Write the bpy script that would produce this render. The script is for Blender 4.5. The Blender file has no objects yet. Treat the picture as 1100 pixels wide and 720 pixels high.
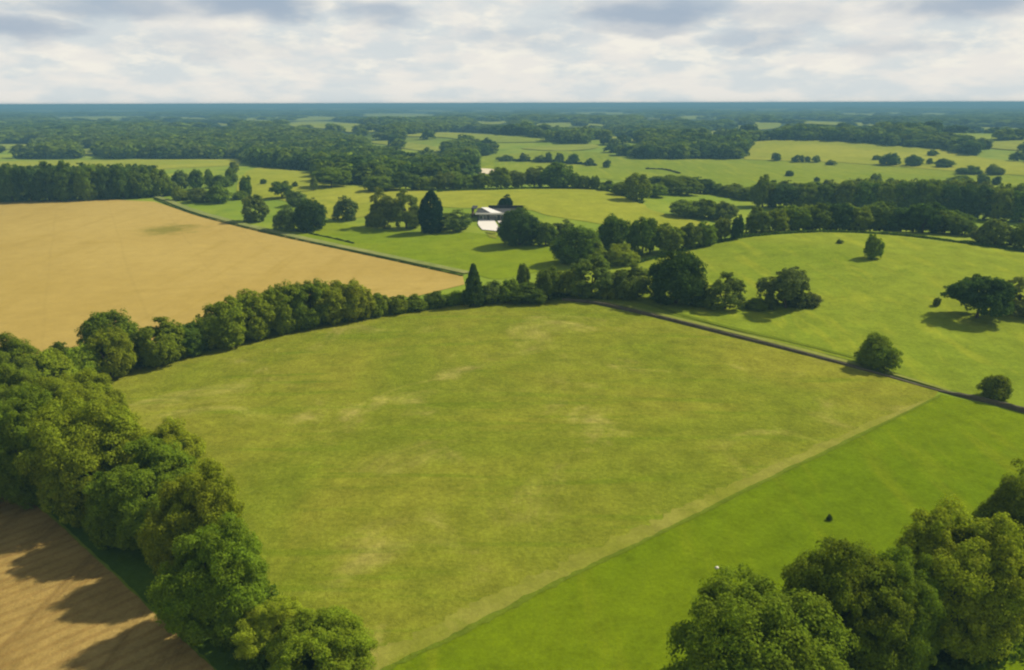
import bpy, math, random
import numpy as np
from mathutils import Matrix, Vector
from mathutils.geometry import delaunay_2d_cdt

scene = bpy.context.scene
COL = scene.collection
R = math.radians

# ------------------------------------------------------------------ camera geometry
F = 847.0                 # focal length in photograph pixels (photograph is 1100 x 720)
PITCH = R(16.39)
ROLL = 0.0027
HC = 50.0
_f = np.array([0, math.cos(PITCH), -math.sin(PITCH)])
_u0 = np.array([0, math.sin(PITCH), math.cos(PITCH)])
_r0 = np.array([1.0, 0, 0])
RIGHT = math.cos(ROLL) * _r0 - math.sin(ROLL) * _u0
UP = math.cos(ROLL) * _u0 + math.sin(ROLL) * _r0
FWD = _f

# ------------------------------------------------------------------ terrain
#        x,    y,   amp, sx_left, sx_right, sy_front, sy_back
HILLS = [
    (6, 186, 3.2, 55, 42, 55, 20),        # swell of the middle pasture
    (108, 262, 8.0, 62, 85, 62, 24),      # green hill to the right
    (30, 405, 8.0, 75, 55, 62, 36),       # yellow-green hill behind the house
    (-150, 520, 6.0, 160, 90, 120, 90),   # rising field behind the tan field
    (330, 1000, 11., 130, 190, 150, 90),  # far yellow hill
    (60, 1000, 8., 120, 70, 120, 70),
    (-150, 1150, 9., 150, 150, 140, 100),
    (-420, 1500, 8., 260, 240, 200, 160),
    (-250, 1750, 6., 200, 200, 160, 120),
    (560, 900, 10., 120, 160, 120, 90),
    (500, 1900, 6., 300, 300, 200, 160),
    (100, 2100, 5., 300, 300, 240, 200),
]

def hgt(x, y):
    x = np.asarray(x, float); y = np.asarray(y, float)
    z = np.zeros(np.broadcast(x, y).shape)
    for (cx, cy, a, sl, sr, sf, sb) in HILLS:
        sx = np.where(x < cx, sl, sr); sy = np.where(y < cy, sf, sb)
        z = z + a * np.exp(-0.5 * ((x - cx) / sx) ** 2 - 0.5 * ((y - cy) / sy) ** 2)
    d = np.hypot(x, y)
    w = np.clip((d - 60) / 400, 0, 1)
    z = z + w * (1.0 * np.sin(x * .017 + 1.3) * np.sin(y * .013 + .4) + .6 * np.sin(x * .031 + y * .024))
    far = np.clip((d - 1500) / 4000, 0, 1)
    z = z + far * (2.5 * np.sin(x * .0021 + .5) * np.sin(y * .0017 + 2.) + 2 * np.sin(y * .0009))
    return z

def h1(x, y):
    return float(hgt(x, y))

def ray(u, v):
    d = FWD + (u - 550) / F * RIGHT + (360 - v) / F * UP
    return d / math.hypot(d[0], d[1])          # unit ground distance

_T = np.concatenate([np.arange(30, 300, .5), np.arange(300, 900, 1.5), np.arange(900, 4000, 6), np.arange(4000, 14000, 30)])

def cast(u, v, dmax=None, dmin=None):
    """ground point seen at photograph pixel (u, v)"""
    r = ray(u, v)
    t = _T
    if dmin: t = t[t >= dmin]
    if dmax: t = t[t <= dmax]
    gap = HC + t * r[2] - hgt(t * r[0], t * r[1])
    k = np.nonzero(gap < 0)[0]
    if len(k):
        i = k[0]
        if i > 0:
            a, b = gap[i - 1], gap[i]
            tt = t[i - 1] + (t[i] - t[i - 1]) * a / (a - b)
        else:
            tt = t[0]
    else:
        tt = t[np.argmin(gap / t)] if dmax else t[-1]
    return float(tt * r[0]), float(tt * r[1])

def project(x, y, z):
    p = np.stack([np.asarray(x, float), np.asarray(y, float), np.asarray(z, float) - HC], -1)
    dep = p @ FWD
    return 550 + F * (p @ RIGHT) / dep, 360 - F * (p @ UP) / dep, dep

# ------------------------------------------------------------------ mesh helpers
def mesh_np(name, verts, faces, mat=None, smooth=False, attrs=None):
    """verts (n,3); faces (m,k) all the same k"""
    me = bpy.data.meshes.new(name)
    verts = np.asarray(verts, np.float32); faces = np.asarray(faces, np.int32)
    m, k = faces.shape
    me.vertices.add(len(verts)); me.vertices.foreach_set('co', verts.ravel())
    me.loops.add(m * k); me.loops.foreach_set('vertex_index', faces.ravel())
    me.polygons.add(m)
    me.polygons.foreach_set('loop_start', np.arange(0, m * k, k, dtype=np.int32))
    me.polygons.foreach_set('loop_total', np.full(m, k, np.int32))
    me.polygons.foreach_set('use_smooth', np.full(m, smooth, bool))
    if attrs:
        for an, data in attrs.items():
            a = me.attributes.new(an, 'FLOAT_COLOR', 'POINT')
            a.data.foreach_set('color', np.asarray(data, np.float32).ravel())
    if mat: me.materials.append(mat)
    me.update(calc_edges=True)
    me.validate()
    return me

def link(name, data, parent=None, loc=None):
    o = bpy.data.objects.new(name, data); COL.objects.link(o)
    if parent: o.parent = parent
    if loc is not None: o.location = loc
    return o

def tag(o, label=None, cat=None, group=None, kind=None):
    if label: o['label'] = label
    if cat: o['category'] = cat
    if group: o['group'] = group
    if kind: o['kind'] = kind
    return o

def catmull(pts, n=8, closed=False):
    P = [np.array(p, float) for p in pts]; out = []
    N = len(P)
    for i in range(N if closed else N - 1):
        if closed: a, b, c, d = P[(i - 1) % N], P[i], P[(i + 1) % N], P[(i + 2) % N]
        else: a, b, c, d = P[max(i - 1, 0)], P[i], P[i + 1], P[min(i + 2, N - 1)]
        for k in range(n):
            t = k / n
            out.append(.5 * ((2 * b) + (c - a) * t + (2 * a - 5 * b + 4 * c - d) * t * t + (3 * b - a - 3 * c + d) * t ** 3))
    if not closed: out.append(P[-1])
    return np.array(out)

def densify(P, step):
    P = np.asarray(P, float); out = []
    for i in range(len(P)):
        a, b = P[i], P[(i + 1) % len(P)]
        n = max(1, int(np.hypot(*(b - a)) / step))
        for k in range(n): out.append(a + (b - a) * k / n)
    return np.array(out)

def inside(P, x, y):
    P = np.asarray(P); c = np.zeros(np.shape(x), bool)
    j = len(P) - 1
    for i in range(len(P)):
        xi, yi = P[i]; xj, yj = P[j]
        m = ((yi > y) != (yj > y)) & (x < (xj - xi) * (y - yi) / (yj - yi + 1e-12) + xi)
        c ^= m; j = i
    return c

def sheet(name, poly, mat, level=1, dmax=None, smooth=False, grid=None, px=True, rag=0.0, step=6):
    """a ground sheet whose outline is read off the photograph and laid on the terrain"""
    if px:
        P = catmull(poly, 6, True) if smooth else np.array(poly, float)
        P = densify(P, step)
        W = np.array([cast(u, v, dmax) for u, v in P])
    else:
        W = densify(np.asarray(poly, float), 3.0)
    d = np.hypot(W[:, 0], W[:, 1])
    if rag:
        rg = np.random.default_rng(len(W))
        W = W + rg.normal(0, rag, W.shape)
    g = grid or float(np.clip(np.min(d) * .025, 2.2, 25))
    x0, y0 = W.min(0); x1, y1 = W.max(0)
    gx, gy = np.meshgrid(np.arange(x0, x1, g), np.arange(y0, y1, g))
    gx = gx.ravel(); gy = gy.ravel()
    rg = np.random.default_rng(5)
    gx = gx + rg.uniform(-.2, .2, gx.shape) * g; gy = gy + rg.uniform(-.2, .2, gy.shape) * g
    k = inside(W, gx, gy); gx = gx[k]; gy = gy[k]
    # keep the grid off the outline
    if len(gx):
        dm = np.min(np.hypot(gx[:, None] - W[None, :, 0], gy[:, None] - W[None, :, 1]), 1)
        k = dm > g * .35; gx = gx[k]; gy = gy[k]
    pts = [Vector(p) for p in W] + [Vector((a, b)) for a, b in zip(gx, gy)]
    n = len(W)
    r = delaunay_2d_cdt(pts, [], [list(range(n))], 1, 1e-4)
    v2 = np.array([(p.x, p.y) for p in r[0]]); fc = np.array([f for f in r[2] if len(f) == 3], int)
    dd = np.hypot(v2[:, 0], v2[:, 1])
    z = hgt(v2[:, 0], v2[:, 1]) + level * (.03 + .00035 * dd)
    # face winding up
    a, b, c = v2[fc[:, 0]], v2[fc[:, 1]], v2[fc[:, 2]]
    cr = (b[:, 0] - a[:, 0]) * (c[:, 1] - a[:, 1]) - (b[:, 1] - a[:, 1]) * (c[:, 0] - a[:, 0])
    fc[cr < 0] = fc[cr < 0][:, ::-1]
    o = link(name, mesh_np(name, np.column_stack([v2, z]), fc, mat, True))
    o['kind'] = 'structure'
    return o

def ribbon(name, pxline, width, mat, level=2, px=True, dmax=None, rag=.02, n=8):
    """a track of a given width in metres along a line"""
    L = catmull(pxline, n)
    W = np.array([cast(u, v, dmax) for u, v in L]) if px else L
    t = np.gradient(W, axis=0); t /= np.linalg.norm(t, axis=1)[:, None] + 1e-9
    nrm = np.column_stack([-t[:, 1], t[:, 0]])
    wd = np.interp(np.linspace(0, 1, len(W)), np.linspace(0, 1, len(width)), width)
    cols = 5; V = []
    rg = np.random.default_rng(11)
    for k in range(cols):
        s = k / (cols - 1) - .5
        p = W + nrm * (wd * s)[:, None]
        if k in (0, cols - 1): p = p + nrm * (np.convolve(rg.normal(0, rag * 1.6, len(p)), [.25, .5, .25], 'same') * wd)[:, None]
        dd = np.hypot(p[:, 0], p[:, 1])
        V.append(np.column_stack([p, hgt(p[:, 0], p[:, 1]) + level * (.03 + .00035 * dd)]))
    n = len(W); V = np.concatenate(V)
    fc = [[k * n + i, k * n + i + 1, (k + 1) * n + i + 1, (k + 1) * n + i] for k in range(cols - 1) for i in range(n - 1)]
    fc = np.array(fc)
    a, b, c = V[fc[0][0]], V[fc[0][1]], V[fc[0][2]]
    if np.cross(b - a, c - a)[2] < 0: fc = fc[:, ::-1]
    o = link(name, mesh_np(name, V, fc, mat, True)); o['kind'] = 'structure'
    return o

# ------------------------------------------------------------------ materials
def newmat(name):
    m = bpy.data.materials.new(name); m.use_nodes = True
    nt = m.node_tree; nt.nodes.clear()
    out = nt.nodes.new('ShaderNodeOutputMaterial')
    return m, nt, out

class N:
    """small node helper"""
    def __init__(s, nt): s.nt = nt
    def n(s, t, **kw):
        x = s.nt.nodes.new(t)
        for k, v in kw.items(): setattr(x, k, v)
        return x
    def l(s, a, b): s.nt.links.new(a, b)
    def put(s, sock, v):
        if isinstance(v, bpy.types.NodeSocket): s.l(v, sock)
        else: sock.default_value = v
    def noise(s, vec, scale, detail=4, rough=.55, dist=0.):
        x = s.n('ShaderNodeTexNoise'); s.l(vec, x.inputs['Vector'])
        x.inputs['Scale'].default_value = scale; x.inputs['Detail'].default_value = detail
        x.inputs['Roughness'].default_value = rough; x.inputs['Distortion'].default_value = dist
        return x.outputs['Fac']
    def ramp(s, fac, lo, hi):
        x = s.n('ShaderNodeMapRange'); x.interpolation_type = 'SMOOTHSTEP'
        s.l(fac, x.inputs['Value']); x.inputs['From Min'].default_value = lo; x.inputs['From Max'].default_value = hi
        return x.outputs['Result']
    def mix(s, fac, a, b, mode='MIX'):
        x = s.n('ShaderNodeMix'); x.data_type = 'RGBA'; x.blend_type = mode
        s.put(x.inputs[0], fac); s.put(x.inputs[6], a); s.put(x.inputs[7], b)
        return x.outputs[2]
    def math(s, op, a, b=0., c=None):
        x = s.n('ShaderNodeMath'); x.operation = op
        s.put(x.inputs[0], a); s.put(x.inputs[1], b)
        if c is not None: s.put(x.inputs[2], c)
        return x.outputs[0]
    def mapping(s, vec, rot=0., scale=(1, 1, 1), loc=(0, 0, 0)):
        x = s.n('ShaderNodeMapping'); s.l(vec, x.inputs['Vector'])
        x.inputs['Rotation'].default_value = (0, 0, rot); x.inputs['Scale'].default_value = scale
        x.inputs['Location'].default_value = loc
        return x.outputs['Vector']

def c4(c): return (c[0], c[1], c[2], 1.0)

def ground_mat(name, base, alt, third=None, big=.02, mid=.12, fine=1.6, streak=None, bump=.25, bumpscale=1.2,
               extra=None, mlo=.42, mhi=.66, tlo=.55, thi=.75, amp=1.):
    """field surface: two or three plant colours in drifts, tufts and a fine grain, with relief"""
    m, nt, out = newmat(name); q = N(nt)
    pos = q.n('ShaderNodeNewGeometry').outputs['Position']
    c = q.mix(q.ramp(q.noise(pos, big, 5, .6, .6), mlo - .05, mhi), c4(base), c4(alt))
    if third:
        c = q.mix(q.ramp(q.noise(pos, mid, 6, .65, .8), tlo, thi), c, c4(third))
    if streak:
        rot, sc, col, amt, lo, hi = streak
        sv = q.mapping(pos, rot, sc)
        f = q.ramp(q.noise(sv, 1., 4, .6, .3), lo, hi)
        c = q.mix(q.math('MULTIPLY', f, amt), c, c4(col))
    if extra: c = extra(q, pos, c)
    # tuft scale value variation
    f1 = q.noise(pos, fine, 5, .7)
    k = q.math('MULTIPLY_ADD', f1, .7 * amp, 1 - .35 * amp)
    f2 = q.noise(pos, fine * .18, 4, .6)
    k = q.math('MULTIPLY', k, q.math('MULTIPLY_ADD', f2, .6 * amp, 1 - .3 * amp))
    f3 = q.noise(pos, fine * 3.7, 3, .6)
    k = q.math('MULTIPLY', k, q.math('MULTIPLY_ADD', f3, .4 * amp, 1 - .2 * amp))
    hs = q.n('ShaderNodeHueSaturation'); q.l(c, hs.inputs['Color']); q.l(k, hs.inputs['Value'])
    b = q.n('ShaderNodeBsdfPrincipled'); q.l(hs.outputs['Color'], b.inputs['Base Color'])
    b.inputs['Roughness'].default_value = .9; b.inputs['Specular IOR Level'].default_value = .0
    if bump:
        bm = q.n('ShaderNodeBump'); bm.inputs['Strength'].default_value = bump; bm.inputs['Distance'].default_value = .35
        q.l(q.noise(pos, bumpscale, 6, .7), bm.inputs['Height']); q.l(bm.outputs['Normal'], b.inputs['Normal'])
    q.l(b.outputs[0], out.inputs['Surface'])
    return m

def leaf_mat(name, attr=False, trans=.38):
    m, nt, out = newmat(name); q = N(nt)
    geo = q.n('ShaderNodeNewGeometry')
    if attr:
        a = q.n('ShaderNodeAttribute'); a.attribute_name = 'tint'; col = a.outputs['Color']
    else:
        col = q.n('ShaderNodeObjectInfo').outputs['Color']
    rnd = geo.outputs['Random Per Island']
    k = q.math('MULTIPLY_ADD', rnd, .55, .72)
    n1 = q.noise(geo.outputs['Position'], .45 if not attr else .08, 3, .6)
    k = q.math('MULTIPLY', k, q.math('MULTIPLY_ADD', n1, 1.0, .5))
    hs = q.n('ShaderNodeHueSaturation'); q.l(col, hs.inputs['Color']); q.l(k, hs.inputs['Value'])
    hs.inputs['Hue'].default_value = .5
    hv = q.math('MULTIPLY_ADD', n1, .035, .489); q.l(hv, hs.inputs['Hue'])
    d = q.n('ShaderNodeBsdfDiffuse'); q.l(hs.outputs['Color'], d.inputs['Color'])
    t = q.n('ShaderNodeBsdfTranslucent')
    q.l(q.mix(1., hs.outputs['Color'], (1.25, 1.3, .5, 1), 'MULTIPLY'), t.inputs['Color'])
    mx = q.n('ShaderNodeMixShader'); mx.inputs[0].default_value = trans
    q.l(d.outputs[0], mx.inputs[1]); q.l(t.outputs[0], mx.inputs[2])
    q.l(mx.outputs[0], out.inputs['Surface'])
    return m

def plain_mat(name, col, rough=.7, var=.25, scale=2., spec=.3, metallic=0.):
    m, nt, out = newmat(name); q = N(nt)
    pos = q.n('ShaderNodeNewGeometry').outputs['Position']
    k = q.math('MULTIPLY_ADD', q.noise(pos, scale, 5, .65), var * 2, 1 - var)
    hs = q.n('ShaderNodeHueSaturation'); hs.inputs['Color'].default_value = c4(col); q.l(k, hs.inputs['Value'])
    b = q.n('ShaderNodeBsdfPrincipled'); q.l(hs.outputs['Color'], b.inputs['Base Color'])
    b.inputs['Roughness'].default_value = rough; b.inputs['Specular IOR Level'].default_value = spec
    b.inputs['Metallic'].default_value = metallic
    q.l(b.outputs[0], out.inputs['Surface'])
    return m

LEAF = leaf_mat('leaf_foliage')
LEAF_WOOD = leaf_mat('woodland_foliage', attr=True, trans=.34)
BARK = plain_mat('bark', (.07, .05, .035), .9, .35, 3.)

WEED = cast(183, 247)
def wheat_extra(q, pos, c):
    # tramlines: pairs of wheel tracks that run with the drill rows
    v = q.mapping(pos, R(-28), (1, 1, 1))
    sep = q.n('ShaderNodeSeparateXYZ'); q.l(v, sep.inputs[0])
    w = q.math('MULTIPLY_ADD', q.noise(pos, .01, 2, .5), 5., 0.)
    x = q.math('ADD', sep.outputs['X'], w)
    m = q.math('ABSOLUTE', q.math('SUBTRACT', q.math('FRACT', q.math('MULTIPLY', x, 1 / 22.)), .5))
    line = q.math('MULTIPLY', q.ramp(m, .03, .0), .2)
    broken = q.ramp(q.noise(pos, .02, 3, .6), .3, .55)
    c = q.mix(q.math('MULTIPLY', line, broken), c, (.27, .2, .055, 1))
    # a thin weedy patch in the crop
    wp = q.n('ShaderNodeVectorMath'); wp.operation = 'SUBTRACT'; q.l(pos, wp.inputs[0]); wp.inputs[1].default_value = (WEED[0], WEED[1], 0)
    wn = q.n('ShaderNodeVectorMath'); wn.operation = 'MULTIPLY'; q.l(wp.outputs[0], wn.inputs[0]); wn.inputs[1].default_value = (1 / 13., 1 / 14., 0)
    wl = q.n('ShaderNodeVectorMath'); wl.operation = 'LENGTH'; q.l(wn.outputs[0], wl.inputs[0])
    r = q.math('ADD', wl.outputs['Value'], q.math('MULTIPLY', q.math('SUBTRACT', q.noise(pos, .12, 5, .65), .5), 2.2))
    return q.mix(q.math('MULTIPLY', q.ramp(r, 1.15, .2), .9), c, (.2, .175, .03, 1))

def soil_extra(q, pos, c):
    v = q.mapping(pos, R(44), (1, 1, 1))
    sep = q.n('ShaderNodeSeparateXYZ'); q.l(v, sep.inputs[0])
    x = q.math('ADD', sep.outputs['X'], q.math('MULTIPLY', q.noise(pos, .15, 3), .8))
    s = q.math('SINE', q.math('MULTIPLY', x, 2 * math.pi / 1.7))
    return q.mix(q.math('MULTIPLY', q.ramp(s, -.2, 1.), q.math('MULTIPLY', q.noise(pos, .3, 3), .95)), c, (.23, .14, .042, 1))

M_WHEAT = ground_mat('ripe_wheat', (.365, .262, .068), (.40, .292, .083), (.335, .24, .058), .01, .03, 1.2,
                     streak=(R(-28), (.2, .01, 1), (.315, .225, .05), .5, .5, .75), bump=.12, extra=wheat_extra, amp=.5)
M_SOIL = ground_mat('ploughed_soil', (.30, .205, .06), (.35, .245, .078), (.245, .165, .048), .05, .15, 2.2,
                    streak=(R(44), (.6, .03, 1), (.2, .13, .04), .8, .46, .7), bump=.4, bumpscale=2.5, extra=soil_extra)
M_PAST = ground_mat('dry_pasture', (.155, .185, .014), (.212, .214, .022), (.345, .305, .075), .022, .05, 1.5,
                    streak=(R(-20), (.03, .35, 1), (.125, .175, .008), .6, .5, .7), bump=.7, tlo=.53, thi=.74, amp=1.65)
M_LUSH = ground_mat('lush_grass', (.107, .16, .003), (.133, .18, .004), (.09, .142, .003), .018, .05, 1.8,
                    streak=(R(-35), (.3, .03, 1), (.175, .205, .008), .6, .5, .75), bump=.35, amp=1.3)
M_HILL = ground_mat('hill_grass', (.165, .217, .016), (.203, .242, .021), (.137, .193, .013), .012, .035, 1.,
                    streak=(R(62), (.22, .012, 1), (.27, .29, .022), .6, .48, .72), bump=.3, amp=1.25)
M_GOLD = ground_mat('golden_grass', (.235, .258, .024), (.29, .295, .032), (.195, .232, .02), .01, .03, .8, bump=.1)
M_MEAD = ground_mat('meadow_grass', (.15, .21, .008), (.19, .235, .011), (.115, .175, .006), .012, .04, 1., bump=.2)
M_FAR = ground_mat('far_pasture', (.2, .24, .034), (.25, .27, .04), (.16, .2, .03), .006, .02, .3, bump=0)
M_MARGIN = ground_mat('pale_margin', (.185, .2, .022), (.235, .23, .042), (.165, .19, .016), .05, .2, 2., bump=.4)
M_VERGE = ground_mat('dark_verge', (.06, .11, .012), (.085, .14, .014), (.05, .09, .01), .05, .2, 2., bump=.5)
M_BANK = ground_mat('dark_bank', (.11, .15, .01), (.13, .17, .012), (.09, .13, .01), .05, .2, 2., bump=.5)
M_TRACK = ground_mat('pale_track', (.19, .22, .06), (.24, .25, .08), (.15, .185, .04), .03, .1, 1.5, bump=.2)
M_PATH = ground_mat('trodden_grass', (.19, .215, .035), (.22, .24, .05), (.16, .2, .025), .05, .15, 1.5, bump=.2)
M_CONC = plain_mat('pale_concrete', (.72, .67, .6), .85, .08, .6)
M_SAND = plain_mat('bare_chalk_soil', (.66, .56, .4), .95, .12, .05)
M_PATCH = ground_mat('weedy_patch', (.3, .24, .05), (.22, .2, .04), (.17, .17, .03), .1, .1, 1., bump=.2)

def far_ground():
    m, nt, out = newmat('countryside_ground'); q = N(nt)
    pos = q.n('ShaderNodeNewGeometry').outputs['Position']
    sep = q.n('ShaderNodeSeparateXYZ'); q.l(pos, sep.inputs[0])
    near = q.mix(q.ramp(q.noise(pos, .012, 5, .6), .4, .65), (.165, .235, .016, 1), (.24, .285, .022, 1))
    near = q.mix(q.ramp(q.noise(pos, .05, 5, .6), .5, .75), near, (.12, .185, .014, 1))
    wood = q.mix(q.ramp(q.noise(pos, .004, 5, .6), .4, .65), (.035, .06, .016, 1), (.06, .085, .02, 1))
    fields = q.ramp(q.noise(q.mapping(pos, 0, (.35, 1, 1)), .0022, 3, .5), .60, .66)
    wood = q.mix(q.math('MULTIPLY', fields, .55), wood, (.2, .25, .06, 1))
    far = q.ramp(sep.outputs['Y'], 850., 1200.)
    c = q.mix(far, near, wood)
    k = q.math('MULTIPLY_ADD', q.noise(pos, 1.1, 4, .7), .6, .7)
    hs = q.n('ShaderNodeHueSaturation'); q.l(c, hs.inputs['Color']); q.l(k, hs.inputs['Value'])
    b = q.n('ShaderNodeBsdfPrincipled'); q.l(hs.outputs['Color'], b.inputs['Base Color'])
    b.inputs['Roughness'].default_value = .95; b.inputs['Specular IOR Level'].default_value = .05
    q.l(b.outputs[0], out.inputs['Surface'])
    return m

# ------------------------------------------------------------------ ground
def build_ground():
    az = np.concatenate([np.linspace(-180, -50, 40, endpoint=False), np.linspace(-50, 50, 380, endpoint=False), np.linspace(50, 180, 41)])
    az = np.radians(az)
    rr = np.concatenate([[0.5], np.geomspace(6, 15000, 620)])
    A, D = np.meshgrid(az, rr)
    x = D * np.sin(A); y = D * np.cos(A)
    V = np.column_stack([x.ravel(), y.ravel(), hgt(x, y).ravel()])
    na, nr = len(az), len(rr)
    i, j = np.meshgrid(np.arange(na - 1), np.arange(nr - 1))
    a = (j * na + i).ravel()
    fc = np.column_stack([a, a + 1, a + na + 1, a + na])[:, ::-1]
    o = link('ground', mesh_np('ground', V, fc, far_ground(), True)); o['kind'] = 'structure'

build_ground()

PASTURE = [(106, 407), (150, 395), (235, 373), (320, 354), (400, 342), (450, 335), (500, 327), (550, 322.5), (600, 322.5),
           (640, 328), (700, 341), (780, 361), (860, 381), (940, 402), (1008, 421), (1000, 433), (900, 482), (800, 530), (700, 580), (600, 628),
           (500, 680), (410, 722), (380, 745), (330, 745), (270, 700), (220, 600), (170, 520), (110, 460), (88, 420)]
sheet('wheat_field', [(-160, 226), (-60, 222), (0, 218), (70, 215), (120, 215), (166, 217), (204, 229.5), (290, 250.5), (350, 264), (430, 281),
                      (497, 296), (499, 306), (450, 318), (420, 322), (300, 345), (200, 368), (110, 388), (40, 382), (-60, 374), (-160, 372)], M_WHEAT, 1, smooth=False)
sheet('pasture', PASTURE, M_PAST, 1, dmax=212)
sheet('lush_field', [(1010, 424), (1060, 436), (1110, 449), (1250, 480), (1300, 560), (1250, 760), (1000, 800), (700, 800), (380, 742), (410, 722), (500, 678),
                     (600, 626), (700, 578), (800, 528), (900, 480)], M_LUSH, 1.5)
sheet('hill_field', [(612, 318), (650, 322), (700, 333), (780, 353), (860, 374), (940, 394), (1010, 416), (1060, 430), (1110, 443), (1250, 470),
                     (1260, 300), (1180, 284), (1100, 272.5), (1040, 263), (960, 253.5), (880, 250), (800, 256), (740, 269), (690, 282), (650, 295), (615, 305)],
      M_HILL, 1, dmax=286)
sheet('ploughed_field', [(-160, 400), (-60, 466), (0, 512), (60, 561), (120, 616), (175, 668), (232, 722), (262, 752), (200, 800), (-60, 800), (-260, 700), (-260, 500)], M_SOIL, 1, rag=.06)
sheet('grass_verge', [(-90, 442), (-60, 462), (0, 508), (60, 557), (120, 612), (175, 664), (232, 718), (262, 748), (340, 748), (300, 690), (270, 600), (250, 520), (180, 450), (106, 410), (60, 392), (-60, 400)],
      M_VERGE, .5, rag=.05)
sheet('golden_field', [(470, 207), (540, 204.5), (600, 203.5), (650, 206), (690, 219), (700, 226), (745, 237), (760, 242), (700, 250), (640, 240), (590, 232), (560, 225), (470, 222)],
      M_GOLD, 1, dmax=432, smooth=True)
sheet('meadow', [(500, 250), (600, 262), (605, 282), (540, 300), (500, 292), (430, 277), (350, 260), (300, 248), (330, 236), (400, 246), (470, 251)], M_MEAD, 1, smooth=True)
sheet('sunlit_meadow', [(275, 181), (330, 186), (350, 198), (398, 201), (470, 208), (470, 222), (400, 232), (360, 236), (330, 226), (300, 215), (262, 214), (255, 198)], M_GOLD, 1, smooth=True)
sheet('strip_field', [(-160, 174), (0, 173.5), (150, 172), (262, 171.5), (256, 178), (150, 183), (0, 186), (-160, 188)], M_GOLD, 1)
sheet('far_meadow', [(511, 169), (535, 167), (600, 162), (640, 164), (690, 171.5), (800, 171), (900, 173), (1020, 182), (1110, 189), (1200, 200), (1200, 215), (1000, 204), (900, 204), (820, 204), (790, 206),
                     (740, 200), (690, 196), (640, 192), (560, 190), (510, 190)], M_HILL, 1, smooth=False)
sheet('far_hill_field', [(790, 154), (832, 151.5), (890, 152), (950, 156.5), (1010, 161.5), (1060, 171), (1110, 176), (1110, 190), (1020, 184), (900, 175), (800, 172)], M_GOLD, 2)
FAR_FIELDS = [
    [(432, 146.5), (470, 143), (520, 145), (560, 148), (602, 152), (560, 153.5), (510, 153), (480, 148.5)],
    [(395, 153), (430, 152.5), (470, 159), (472, 164), (440, 161), (420, 157)],
    [(310, 133), (340, 131), (375, 133), (400, 135.5), (412, 139), (388, 143.5), (345, 138.5), (318, 137)],
    [(262, 128.5), (300, 125), (355, 126), (362, 129), (310, 131), (270, 130.5)],
    [(573, 134), (610, 132.5), (648, 134.5), (640, 137), (590, 137)],
    [(507, 130), (530, 129), (546, 131), (535, 134), (512, 133)],
    [(790, 133.5), (815, 132), (838, 133), (832, 138.5), (796, 140)],
    [(640, 148), (655, 145.5), (672, 149), (688, 153), (668, 153.5), (648, 151.5)],
    [(762, 141.5), (784, 142), (783, 145), (765, 145)],
    [(-40, 157), (28, 156), (26, 160.5), (-40, 161)],
    [(88, 162), (100, 161), (103, 166), (92, 167)],
    [(1050, 156), (1075, 152.5), (1120, 152.5), (1120, 162), (1075, 161)],
    [(560, 160), (600, 156.5), (640, 156), (636, 160.5), (600, 162.5)],
    [(60, 127), (120, 125.5), (200, 126.5), (225, 129), (150, 130), (80, 129)],
    [(372, 123.5), (420, 122.5), (470, 124), (440, 126), (390, 125.5)],
    [(690, 127), (730, 125), (792, 126), (770, 128.5), (715, 129)],
    [(900, 122.5), (960, 121.5), (1030, 123), (990, 124.8), (930, 124.6)],
    [(20, 119.5), (90, 118.8), (170, 119.6), (120, 120.6), (60, 120.6)],
    [(250, 117.6), (330, 117), (400, 117.8), (330, 118.6)],
    [(520, 116.6), (600, 116), (690, 116.8), (610, 117.6)],
    [(760, 118.2), (840, 117.4), (900, 118.2), (830, 119.2)],
    [(960, 115.8), (1030, 115.2), (1110, 116), (1040, 116.8)],
    [(420, 119.6), (480, 119), (560, 119.8), (490, 120.8)],
    [(168, 133.5), (210, 132.5), (256, 134.5), (220, 136)],
    [(596, 122), (650, 121), (690, 122.5), (650, 123.8)],
    [(1000, 139), (1050, 137.5), (1110, 139.5), (1110, 142.5), (1040, 142)],
    [(838, 129.5), (880, 131), (940, 133.5), (930, 136), (860, 133)],
]
for P in FAR_FIELDS:
    sheet('distant_field', P, M_FAR, 2, smooth=True, step=3)
sheet('bare_patch', [(507, 184), (515, 182), (528, 182.5), (536, 185), (530, 187.5), (515, 187)], M_SAND, 2.5, smooth=True, step=3)
# field margin, its dark edge and the two grassy tracks
ribbon('field_margin', [(1000, 431), (898, 476), (797, 523), (695, 572), (594, 620), (493, 671), (398, 722)], [1.6, 2.6, 3, 3.4], M_MARGIN, 1.3, rag=.11, n=40)
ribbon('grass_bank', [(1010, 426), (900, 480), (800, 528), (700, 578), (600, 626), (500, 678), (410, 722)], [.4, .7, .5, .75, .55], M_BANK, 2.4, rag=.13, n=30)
ribbon('farm_track', [(120, 210), (150, 210.5), (172, 213.5), (208, 227), (250, 239), (300, 251), (360, 264), (430, 278.5), (503, 294)], [3, 3.2, 3.6, 3.4, 3], M_TRACK, 3)
ribbon('grass_track', [(606, 320), (650, 325), (700, 336.5), (760, 351), (820, 366), (900, 387), (960, 403), (1020, 421)], [1.2, 1.5, 1.5, .8], M_PATH, 3)
ribbon('grass_track', [(680, 322), (730, 338), (790, 354), (860, 370), (930, 388)], [1.2, 1.5, 1.2], M_BANK, 2.2)

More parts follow.
